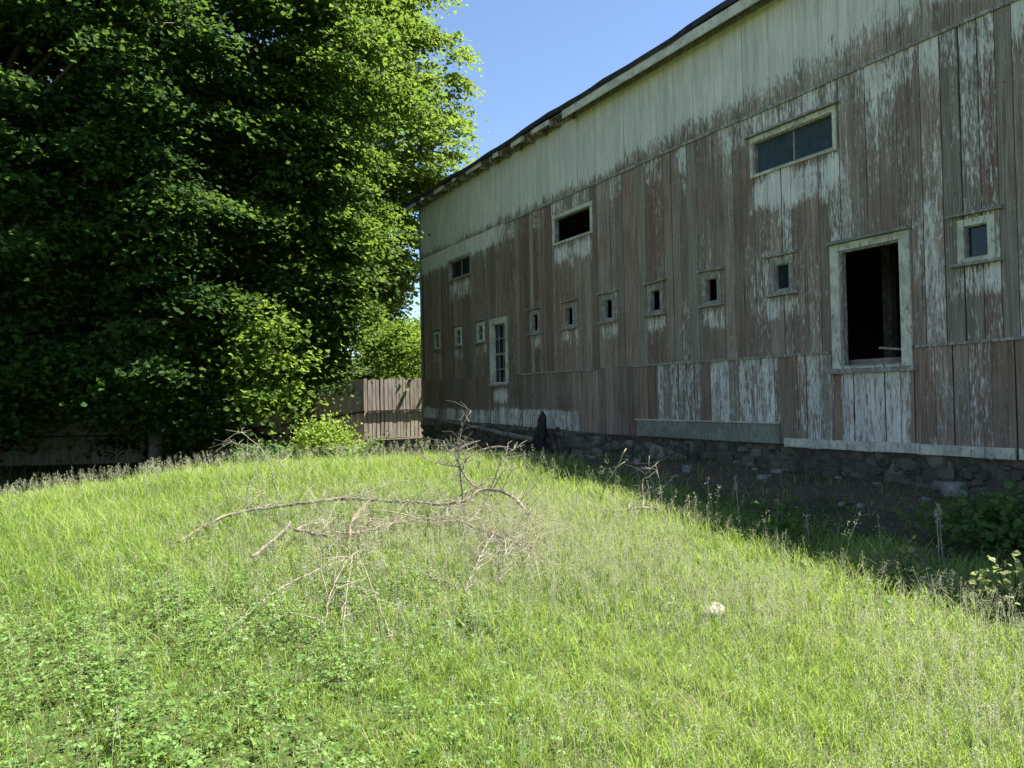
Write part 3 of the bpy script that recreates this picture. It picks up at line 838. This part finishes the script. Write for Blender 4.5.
b1 = [(-3.27, 7.4, .36), (-3.13, 7.96, .48), (-2.94, 8.15, .53), (-2.52, 8.19, .58), (-2.17, 8.09, .63), (-1.81, 8.16, .65), (-1.2, 7.97, .63), (-.76, 7.79, .63), (-.51, 7.84, .65), (-.38, 8.04, .72), (-.18, 8.1, .72), (.01, 7.88, .65), (.11, 7.68, .56), (.17, 7.69, .46), (.3, 7.52, .39)]
branch('long grey dead branch lying along the top of the mound with an upright forked twig', [(b1, .017, .021)], [
    ([(-.38, 8.04, .75), (-.50, 8.04, .86), (-.56, 8.04, .97), (-.58, 8.04, 1.05), (-.58, 8.04, 1.19), (-.52, 8.04, 1.43), (-.44, 8.04, 1.57)], .013, .005),
    ([(-.56, 8.04, .40), (-.55, 8.04, .66), (-.57, 8.04, .98)], .010, .010),
    ([(-.53, 8.04, .95), (-.51, 8.04, 1.05), (-.39, 8.04, 1.12), (-.26, 8.04, 1.18)], .010, .005),
    ([(-.5, 8.04, 1.03), (-.53, 8.04, 1.16), (-.58, 8.04, 1.2)], .007, .004),
    ([(-.57, 8.04, .98), (-.63, 8.04, 1.11), (-.70, 8.04, 1.17), (-.74, 8.04, 1.26)], .008, .004),
    ([(-.57, 8.04, .98), (-.72, 8.04, 1.01), (-.89, 8.04, 1.05), (-.99, 8.04, 1.14)], .010, .004),
    ([(-.25, 8.06, .73), (-.2, 7.98, .85), (-.14, 7.94, 1.02), (-.08, 7.94, 1.11), (.01, 7.94, 1.16)], .008, .003),
    ([(-.22, 8.06, .74), (-.14, 7.96, .88), (-.08, 7.94, .95), (0, 7.94, .95)], .007, .003),
    ([(-.40, 8.02, .72), (-.62, 7.85, .55), (-.72, 7.6, .50)], .010, .006),
], .02, seed=1, fuzz=300, sprigs=38)
b2 = [(-2.07, 7.2, .49), (-1.69, 6.99, .46), (-1.57, 7.04, .47), (-1.37, 7.19, .48), (-1.12, 7.46, .5), (-.94, 7.55, .51), (-.74, 7.54, .49), (-.52, 7.5, .48), (-.24, 7.2, .43), (-.09, 7.1, .4), (.04, 6.92, .37), (.16, 6.86, .35)]
branch('reddish brown dead branch bowed across the middle of the brush pile', [(b2, .018, .020)], [
    ([(-2.07, 7.2, .49), (-2.04, 7.06, .51), (-1.99, 7.32, .52), (-1.95, 7.55, .50)], .014, .010),
    ([(-.68, 7.54, .49), (-.68, 7.75, .58), (-.60, 8.0, .66), (-.5, 8.1, .72)], .011, .006),
    ([(-.46, 7.48, .47), (-.36, 7.65, .56), (-.24, 8.0, .68)], .012, .008),
    ([(-1.47, 7.13, .48), (-1.37, 6.82, .41), (-1.37, 6.64, .33)], .010, .006),
    ([(-.2, 7.17, .42), (-.23, 6.77, .44), (-.31, 6.21, .37), (-.39, 5.76, .25)], .006, .003),
    ([(-.06, 7.05, .4), (-.08, 6.74, .45), (-.09, 6.29, .37), (-.14, 6.05, .26)], .006, .003),
    ([(.08, 6.9, .36), (.04, 6.57, .43), (.11, 6.41, .38), (.15, 6.2, .27)], .007, .003),
], .02, 'deadred', 'twig', seed=2, fuzz=420, sprigs=46)
branch('dark slanting dead branch under the left end of the reddish one', [([(-2.22, 6.45, .40), (-2.19, 7.06, .46), (-2.2, 7.4, .50), (-2.26, 7.67, .50)], .018, .014)], [], .02, 'dead', seed=3, fuzz=14)
branch('straight dead stick crossing between the two long branches', [([(-1.5, 6.95, .47), (-1.56, 7.29, .54), (-1.55, 7.92, .62), (-1.5, 8.21, .66)], .014, .011)], [], .02, 'deadred', seed=4, fuzz=14)
branch('forked pale sticks fanning down the front of the mound towards the clover', [([(-1.31, 6.16, .46), (-1.34, 5.97, .42), (-1.32, 5.52, .36), (-1.32, 5.35, .31), (-1.22, 4.86, .21)], .0075, .0035)], [
    ([(-1.31, 6.14, .46), (-1.25, 5.71, .38), (-1.14, 5.06, .28), (-.99, 4.43, .17)], .005, .002),
    ([(-1.31, 6.16, .46), (-1.13, 5.74, .43), (-1.03, 5.46, .36), (-.8, 4.8, .24), (-.74, 4.68, .17)], .0045, .002),
], .01, 'dead', seed=5, fuzz=30, sprigs=6)
branch('long thin pale stick lying in the grass in front of the brush pile', [([(-1.45, 6.4, .36), (-1.61, 6.22, .33), (-1.79, 5.85, .28), (-1.89, 5.4, .22), (-1.97, 5.06, .15)], .007, .005)], [], .01, 'twig', seed=6, fuzz=12)
branch('short grey stick half sunk in the grass below the reddish branch', [([(-.83, 6.28, .33), (-.69, 6.06, .30), (-.55, 5.97, .27), (-.44, 5.92, .22)], .008, .006)], [], .01, 'dead', seed=7, fuzz=14)
branch('arched pale dead twigs springing up at the left end of the mound', [([(-2.57, 8.6, .46), (-2.7, 8.6, .78), (-2.75, 8.6, 1.0), (-2.84, 8.6, 1.16), (-2.97, 8.6, 1.29), (-3.07, 8.6, 1.36), (-3.25, 8.6, 1.4)], .008, .004)], [
    ([(-2.60, 8.6, .5), (-2.79, 8.6, .56), (-2.86, 8.6, .72), (-2.92, 8.6, .95), (-3.01, 8.6, 1.11), (-3.17, 8.6, 1.26), (-3.28, 8.6, 1.26)], .007, .003),
    ([(-2.62, 8.6, .5), (-3.0, 8.45, .58), (-3.13, 8.4, .78), (-3.17, 8.4, .98)], .005, .003),
    ([(-2.75, 8.58, .52), (-2.98, 8.5, .6), (-2.95, 8.5, .82), (-2.86, 8.5, 1.0)], .004, .002),
    ([(-2.56, 8.6, .5), (-2.38, 8.6, .68), (-2.54, 8.6, .88), (-2.64, 8.6, 1.02)], .004, .002),
    ([(-2.56, 8.6, .5), (-2.26, 8.6, .66), (-2.31, 8.6, .79), (-2.38, 8.6, .95)], .004, .002),
    ([(-2.86, 8.6, 1.18), (-3.0, 8.55, 1.22), (-3.14, 8.5, 1.27)], .004, .002),
], .01, 'twig', seed=8, fuzz=90)
GR = 'dead branches at the barn shade edge'
branch('two crossed upright dead sticks standing before the barn shade', [([(.95, 8.76, .42), (1.05, 8.76, .66), (1.19, 8.76, .88), (1.3, 8.76, 1.09)], .012, .007)],
       [([(1.1, 8.8, .36), (1.16, 8.79, .65), (1.19, 8.77, .86), (1.29, 8.81, .93)], .010, .004)], .01, 'twig', seed=9, group=GR)
branch('tangle of bent dead branches and a low log before the barn shade', [([(1.05, 8.25, .44), (1.35, 8.28, .47), (1.55, 8.3, .46), (1.66, 8.25, .40)], .020, .014)], [
    ([(1.40, 8.3, .47), (1.46, 8.6, .54), (1.48, 8.76, .72), (1.58, 8.76, .85), (1.66, 8.76, .92)], .011, .006),
    ([(1.56, 8.3, .46), (1.62, 8.76, .6), (1.58, 8.86, .8), (1.58, 8.86, .99)], .009, .005),
    ([(1.25, 8.3, .46), (1.33, 8.7, .49), (1.52, 8.76, .56), (1.74, 8.76, .66), (1.85, 8.76, .77), (1.9, 8.76, .75)], .014, .006),
    ([(1.60, 8.28, .44), (1.67, 8.6, .54), (1.65, 8.66, .74), (1.62, 8.66, .88)], .008, .004),
], .02, 'dead', 'twig', seed=10, fuzz=60, group=GR)
branch('bent grey dead branch on the dirt at the right hand shade edge', [([(2.84, 5.96, .28), (3.08, 6.19, .33), (3.26, 6.36, .36), (3.3, 6.24, .33), (3.31, 6.1, .26)], .010, .007)],
       [([(2.86, 5.98, .29), (3.12, 6.11, .30), (3.23, 6.12, .28), (3.36, 6.04, .24)], .007, .004)], .01, 'dead', 'dead', seed=11, fuzz=30, group=GR)
branch('pale broken dead stick nearest the camera among the right hand debris', [([(2.97, 5.65, .2), (3.09, 5.82, .25), (3.23, 5.91, .26), (3.32, 5.87, .25), (3.5, 5.99, .22)], .010, .006)],
       [([(3.0, 5.7, .22), (3.1, 5.6, .28), (3.2, 5.65, .2)], .006, .004)], .01, 'twig', seed=12, fuzz=26, group=GR)

# pole and rotten post at the barn foot
mb = MB(); p0, p1 = bw(1.7, .16, 1.03), bw(7.72, .34, .66)
q = polyline([p0, tuple((np.array(p0) * .66 + np.array(p1) * .34) + np.array([0, 0, .02])), tuple((np.array(p0) * .3 + np.array(p1) * .7)), p1], .2, .02)
mb.tube(q, [.045 + .025 * i / len(q) for i in range(len(q))], 8, .15)
tag(mb.build('wooden_pole', M['pole'], None, True), 'long grey weathered pole leaning along the barn foundation', 'pole')
mb = MB(); c = bw(8.12, .42)
mb.tube([(0, 0, -.1), (.03, 0, .12), (-.02, .02, .3), (.03, .02, .46), (.06, .03, .6), (.05, .02, .78), (.09, .03, .9), (.06, .02, 1.0)], [.26, .2, .15, .15, .11, .12, .07, .02], 11, .6, random.Random(4))
mb.tube([(0, 0, -.05), (-.2, -.1, .12), (-.34, -.16, .05)], [.10, .07, .03], 6, .3)
o = mb.build('rotten_post', M['post'], None, True); o.location = c; tag(o, 'black rotten broken post standing against the barn foundation', 'post')
# plank inside the loading opening
mb = MB(); pA = B0 + BD * 16.62 + BN * .22 + np.array([0, 0, 2.31]); pB = B0 + BD * 17.5 + BN * .5 + np.array([0, 0, 2.20])
mb.bar(tuple(pA), tuple(pB), .16, .03); tag(mb.build('plank', M['twig'], None), 'pale loose plank lying inside the large open barn window', 'plank')
mb = MB(); mb.box(15.9, 17.5, .17, .75, 1.065, 2.16)
o = mb.build('crate', M['inner'], None); o.location = tuple(B0); o.rotation_euler = (0, 0, BROT); tag(o, 'dark wooden crate inside the barn carrying the pale plank', 'crate')

# stones
def stone(x, y, r, label, mat, seed, sink=.3):
    mb = MB(); blob(mb, (0, 0, r[2] * (1 - sink * 2) * .6), r, random.Random(seed), 0, 10, 7)
    o = mb.build('stone', M[mat], None, True); o.location = at(x, y); o.rotation_euler = (0, 0, seed); tag(o, label, 'stone', 'loose stones')
stone(1.43, 5.5, (.125, .08, .045), 'pale sunlit stone lying in the grass before the barn shade', 'rock', 1, .1)
stone(3.04, 5.62, (.07, .05, .055), 'small flat pale stone in the grass near the right hand debris', 'rock', 2, .1)
stone(*bw(18.0, .42)[:2], (.13, .10, .11), 'rounded pale grey stone against the foot of the foundation', 'rockgrey', 3, .2)
stone(*bw(17.83, 2.3)[:2], (.05, .04, .03), 'left one of two small pale pebbles on the shaded dirt', 'rockgrey', 4)
stone(*bw(18.0, 2.2)[:2], (.055, .045, .03), 'right one of two small pale pebbles on the shaded dirt', 'rockgrey', 5)
rr = random.Random(12)
for k in range(26):
    a, u = rr.uniform(10, 20), rr.uniform(.35, 2.6); s = rr.uniform(.03, .09)
    x, y, _ = bw(a, u); stone(x, y, (s, s * .8, s * .6), 'dark rubble stone scattered on the shaded dirt under the barn wall', 'rockgrey', 40 + k)

# ================================================================== GRASS AND GROUND COVER
def clumpnoise(x, y, f, s):
    return (np.sin(x * f + s) * np.sin(y * f * 1.13 + s * 2.1) + .6 * np.sin(x * f * 2.3 + y * f * 1.7 + s * 3) + .4 * np.sin(x * f * 4.1 - y * f * 3.3 + s)) / 2
def scatter(n, y0, y1, rng, margin=2.0, slope=.74):
    """points on the meadow, wide enough to step aside"""
    u = rng.random(n * 2); y = np.sqrt(y0 ** 2 + u * (y1 ** 2 - y0 ** 2)); x = (rng.random(n * 2) * 2 - 1) * (slope * y + margin)
    return x[:n], y[:n]
def qof(x, y): return x * BN[0] + y * BN[1]
def blades(x, y, h, w, v, d, lean, rng):
    n = len(x); z = ground(x, y) - .01
    an = rng.uniform(0, 2 * np.pi, n); la = rng.uniform(0, 2 * np.pi, n)
    s = np.stack([np.cos(an), np.sin(an), 0 * an], 1); L = np.stack([np.cos(la), np.sin(la), 0 * la], 1) * (lean * h)[:, None]
    o = np.stack([x, y, z], 1); up = np.array([0, 0, 1.])
    hh = h[:, None]; ww = w[:, None]
    c1 = o + up * hh * .5 + L * .28; c2 = o + up * hh * .86 + L * .75; c3 = o + up * hh * (1.0 - .12 * lean[:, None]) + L * 1.15
    V = np.stack([o - s * ww * .5, o + s * ww * .5, c1 - s * ww * .46, c1 + s * ww * .46, c2 - s * ww * .27, c2 + s * ww * .27, c3], 1).reshape(-1, 3)
    i = np.arange(n)[:, None] * 7
    F = np.concatenate([i + np.array([0, 1, 3, 2]), i + np.array([2, 3, 5, 4]), i + np.array([4, 5, 6])], 1).reshape(-1)
    SZ = np.tile([4, 4, 3], n)
    return V, F, SZ, np.repeat(v, 7), np.repeat(d, 7)

def build_grass():
    rng = np.random.default_rng(77)
    parts = []
    for (n, y0, y1, hm, wm, mar) in ((190000, 1.6, 5.0, .105, .0042, 2.2), (220000, 5.0, 9.5, .125, .0055, 2.5), (180000, 9.5, 17.5, .145, .0068, 2.5), (30000, 17.5, 30, .22, .013, 3)):
        x, y = scatter(n, y0, y1, rng, mar); q = qof(x, y)
        cn = clumpnoise(x, y, 1.3, 1.0); fn = clumpnoise(x, y, 4.7, 4.0)
        # clover owns the near left; thins towards the barn dirt and under the trees
        clov = sm((.2 - x + (cn * .8)) / 1.6) * sm((6.6 - y + cn) / 1.6)
        keep = (1 - .62 * clov) * (1 - .97 * sm((q - 5.75 - .35 * cn - .3 * fn) / 1.0)) * (1 - .75 * sm((y - 15.8 - .4 * x * 0) / 3))
        keep *= .30 + .75 * sm(fn * .7 + .5 + .5 * clumpnoise(x, y, 11.0, 7.0))
        k = rng.random(n) < keep; x, y, q, cn, fn = x[k], y[k], q[k], cn[k], fn[k]; m = len(x)
        crest = np.exp(-((y - 12.5) ** 2) / 9)
        h = hm * rng.uniform(.35, 1.35, m) * (1 + .28 * cn + .35 * crest) * (1 - .35 * sm((q - 5.6) / 2))
        hn = clumpnoise(x, y, 11.0, 7.0); h = h * (1 + .35 * hn)
        v = np.clip(.46 + .22 * cn + .12 * fn + .16 * hn + rng.normal(0, .27, m) + .14 * crest + .10 * sm((x - .3) / 2) - .06, 0, 1)
        dryz = .06 + .16 * sm((cn + .2)) * sm((x + .8) / 1.5) + .22 * np.exp(-((x + 1.0) ** 2 / 1.6 + (y - 6.9) ** 2 / 1.2))
        d = np.where(rng.random(m) < dryz, rng.uniform(.5, 1, m), rng.uniform(0, .12, m))
        parts.append(blades(x, y, h, wm * rng.uniform(.6, 1.3, m), v, d, rng.uniform(.15, 1.0, m), rng))
    offs = 0; Fs = []
    for p in parts: Fs.append(p[1] + offs); offs += len(p[0])
    me = mesh_np('grass', np.concatenate([p[0] for p in parts]), np.concatenate(Fs), np.concatenate([p[2] for p in parts]),
                 {'v': np.concatenate([p[3] for p in parts]), 'd': np.concatenate([p[4] for p in parts])})
    tag(link('grass', me, M['grass']), kind='stuff')
build_grass()

def build_clover():
    rng = np.random.default_rng(78); n = 110000
    x, y = scatter(n, 1.7, 8.0, rng, 2.2); cn = clumpnoise(x, y, 1.3, 1.0); fn = clumpnoise(x, y, 3.9, 2.0)
    keep = sm((.3 - x + cn * .9) / 1.8) * sm((6.8 - y + cn) / 2.2) * (.12 + .78 * sm(fn + .5)) + .035
    k = rng.random(n) < keep; x, y, fn = x[k], y[k], fn[k]; m = len(x)
    h = rng.uniform(.04, .17, m) * (1 + .35 * fn); z = ground(x, y) + h
    # three leaflets each
    an = rng.uniform(0, 6.28, m); C_ = []; 
    sz = rng.uniform(.010, .024, m) * (1 + .6 * (rng.random(m) < .10))
    for j in range(3):
        a = an + j * 2.094; C_.append(np.stack([x + np.cos(a) * sz * .55, y + np.sin(a) * sz * .55, z + rng.normal(0, .003, m)], 1))
    C_ = np.concatenate(C_); s3 = np.tile(sz, 3); v = np.tile(np.clip(rng.normal(.5, .24, m) + .1 * fn, 0, 1), 3)
    U_ = np.array([0, 0, 1.]) + rng.normal(0, .38, C_.shape)
    tag(link('clover', leaf_mesh('clover', C_, U_, s3, v, rng, .05), M['clover']), kind='stuff')
build_clover()

def build_seeds():
    """fine flowering grass: thin stem, loose panicle of tiny grains"""
    rng = np.random.default_rng(79); V, F, Z = [], [], []; off = 0
    sets = []
    x, y = scatter(27000, 2.0, 8.2, rng, 2.0); cn = clumpnoise(x, y, .9, 5.0)
    k = rng.random(len(x)) < np.clip(sm((x + .9 + cn * .6) / 1.4) * (.18 + .82 * sm(cn + .5)), .03, 1); k &= qof(x, y) < 5.3; sets.append((x[k], y[k], .20, .36, .8))
    x = rng.normal(-1.0, 1.1, 2200); y = rng.normal(6.9, 1.2, 2200); sets.append((x, y, .22, .38, 1.0))
    x, y = scatter(2600, 7, 13.8, rng, 2.0); k = (qof(x, y) < 5.1); sets.append((x[k][:900], y[k][:900], .26, .45, 1.3))
    x = rng.uniform(-13, -1, 700); y = 13.0 + rng.normal(0, 1.0, 700); sets.append((x[:420], y[:420], .28, .46, 1.6))
    t = rng.uniform(0, 1, 40); a = 20.5 - 8.5 * t; u = 4.2 + .35 * t * 2 + rng.normal(0, .22, 40); P = B0[None] + BD[None] * a[:, None] - BN[None] * u[:, None]; sets.append((P[:, 0], P[:, 1], .30, .52, 1.5))
    for (x, y, h0, h1, fat) in sets:
        n = len(x); h = rng.uniform(h0, h1, n); z = ground(x, y); la = rng.uniform(0, 6.28, n); L = np.stack([np.cos(la), np.sin(la), 0 * la], 1) * (h * rng.uniform(.05, .3, n))[:, None]
        o = np.stack([x, y, z], 1); up = np.array([0, 0, 1.]); an = rng.uniform(0, 6.28, n); s = np.stack([np.cos(an), np.sin(an), 0 * an], 1) * .0012 * fat
        tip = o + up * h[:, None] + L; md = o + up * h[:, None] * .55 + L * .35
        vv = np.stack([o - s, o + s, md + s, md - s, tip + s * .6, tip - s * .6], 1).reshape(-1, 3); i = np.arange(n)[:, None] * 6 + off
        V.append(vv); F.append(np.concatenate([i + np.array([0, 1, 2, 3]), i + np.array([3, 2, 4, 5])], 1).reshape(-1)); Z.append(np.full(2 * n, 4)); off += len(vv)
        g = 22; t = rng.uniform(0, 1, (n, g)); c = md[:, None] * 0 + (tip[:, None] - (tip - md)[:, None] * (t * .62)[..., None]) + rng.normal(0, 1, (n, g, 3)) * (np.array([.016, .016, .006]) * np.sqrt(fat)) * (.35 + t[..., None])
        c = c.reshape(-1, 3); m = len(c); r = rng.normal(0, 1, (m, 3)); r /= np.linalg.norm(r, axis=1, keepdims=True); e = np.cross(r, rng.normal(0, 1, (m, 3))); e /= np.linalg.norm(e, axis=1, keepdims=True)
        w = .0026 * fat
        vv = np.stack([c - r * w * 1.7, c + e * w, c + r * w * 1.7, c - e * w], 1).reshape(-1, 3); i = np.arange(m)[:, None] * 4 + off
        V.append(vv); F.append((i + np.array([0, 1, 2, 3])).reshape(-1)); Z.append(np.full(m, 4)); off += len(vv)
    tag(link('seed_grass', mesh_np('seed_grass', np.concatenate(V), np.concatenate(F), np.concatenate(Z)), M['seed']), kind='stuff')
build_seeds()

# ================================================================== LIGHT, SKY, CAMERA
sun_h = BN * .96 + BD * .28; sun_h /= np.linalg.norm(sun_h)
EL = math.radians(62.3); AZ = math.atan2(sun_h[0], sun_h[1])
sv = Vector((sun_h[0] * math.cos(EL), sun_h[1] * math.cos(EL), math.sin(EL)))
sd = bpy.data.lights.new('sun', 'SUN'); sd.energy = 5.0; sd.angle = math.radians(.53); sd.color = (1, .955, .88)
so = bpy.data.objects.new('sun', sd); COL.objects.link(so); so.rotation_mode = 'QUATERNION'; so.rotation_quaternion = sv.to_track_quat('Z', 'Y'); so.location = (20, 10, 30)

w = bpy.data.worlds.new('World'); S.world = w; w.use_nodes = True
nt = w.node_tree; bg = nt.nodes['Background']; sky = nt.nodes.new('ShaderNodeTexSky'); sky.sky_type = 'NISHITA'; sky.sun_disc = False
sky.sun_elevation = EL; sky.sun_rotation = AZ; sky.air_density = .85; sky.dust_density = .1; sky.ozone_density = 2.2
nt.links.new(sky.outputs[0], bg.inputs[0]); bg.inputs[1].default_value = .066

cd = bpy.data.cameras.new('camera'); co = bpy.data.objects.new('camera', cd); COL.objects.link(co)
cd.sensor_fit = 'HORIZONTAL'; cd.sensor_width = 36.0; cd.lens = 760 / 1024 * 36.0; cd.clip_start = .05; cd.clip_end = 3000
R3 = Matrix(((9.99800007e-01, 1.99986667e-02, 0), (3.55082624e-04, -1.77517639e-02, -9.99842362e-01), (-1.99955141e-02, 9.99642400e-01, -1.77553149e-02)))
co.matrix_world = Matrix.Translation((0, 0, 1.7)) @ R3.to_4x4()
S.camera = co

S.view_settings.view_transform = 'Standard'; S.view_settings.look = 'None'; S.view_settings.gamma = 1; S.view_settings.exposure = 1.82
S.view_settings.use_curve_mapping = False
cy = S.cycles
cy.max_bounces = 7; cy.diffuse_bounces = 4; cy.glossy_bounces = 3; cy.transmission_bounces = 4; cy.transparent_max_bounces = 8
cy.caustics_reflective = False; cy.caustics_refractive = False; cy.sample_clamp_indirect = 6
cy.use_denoising = True
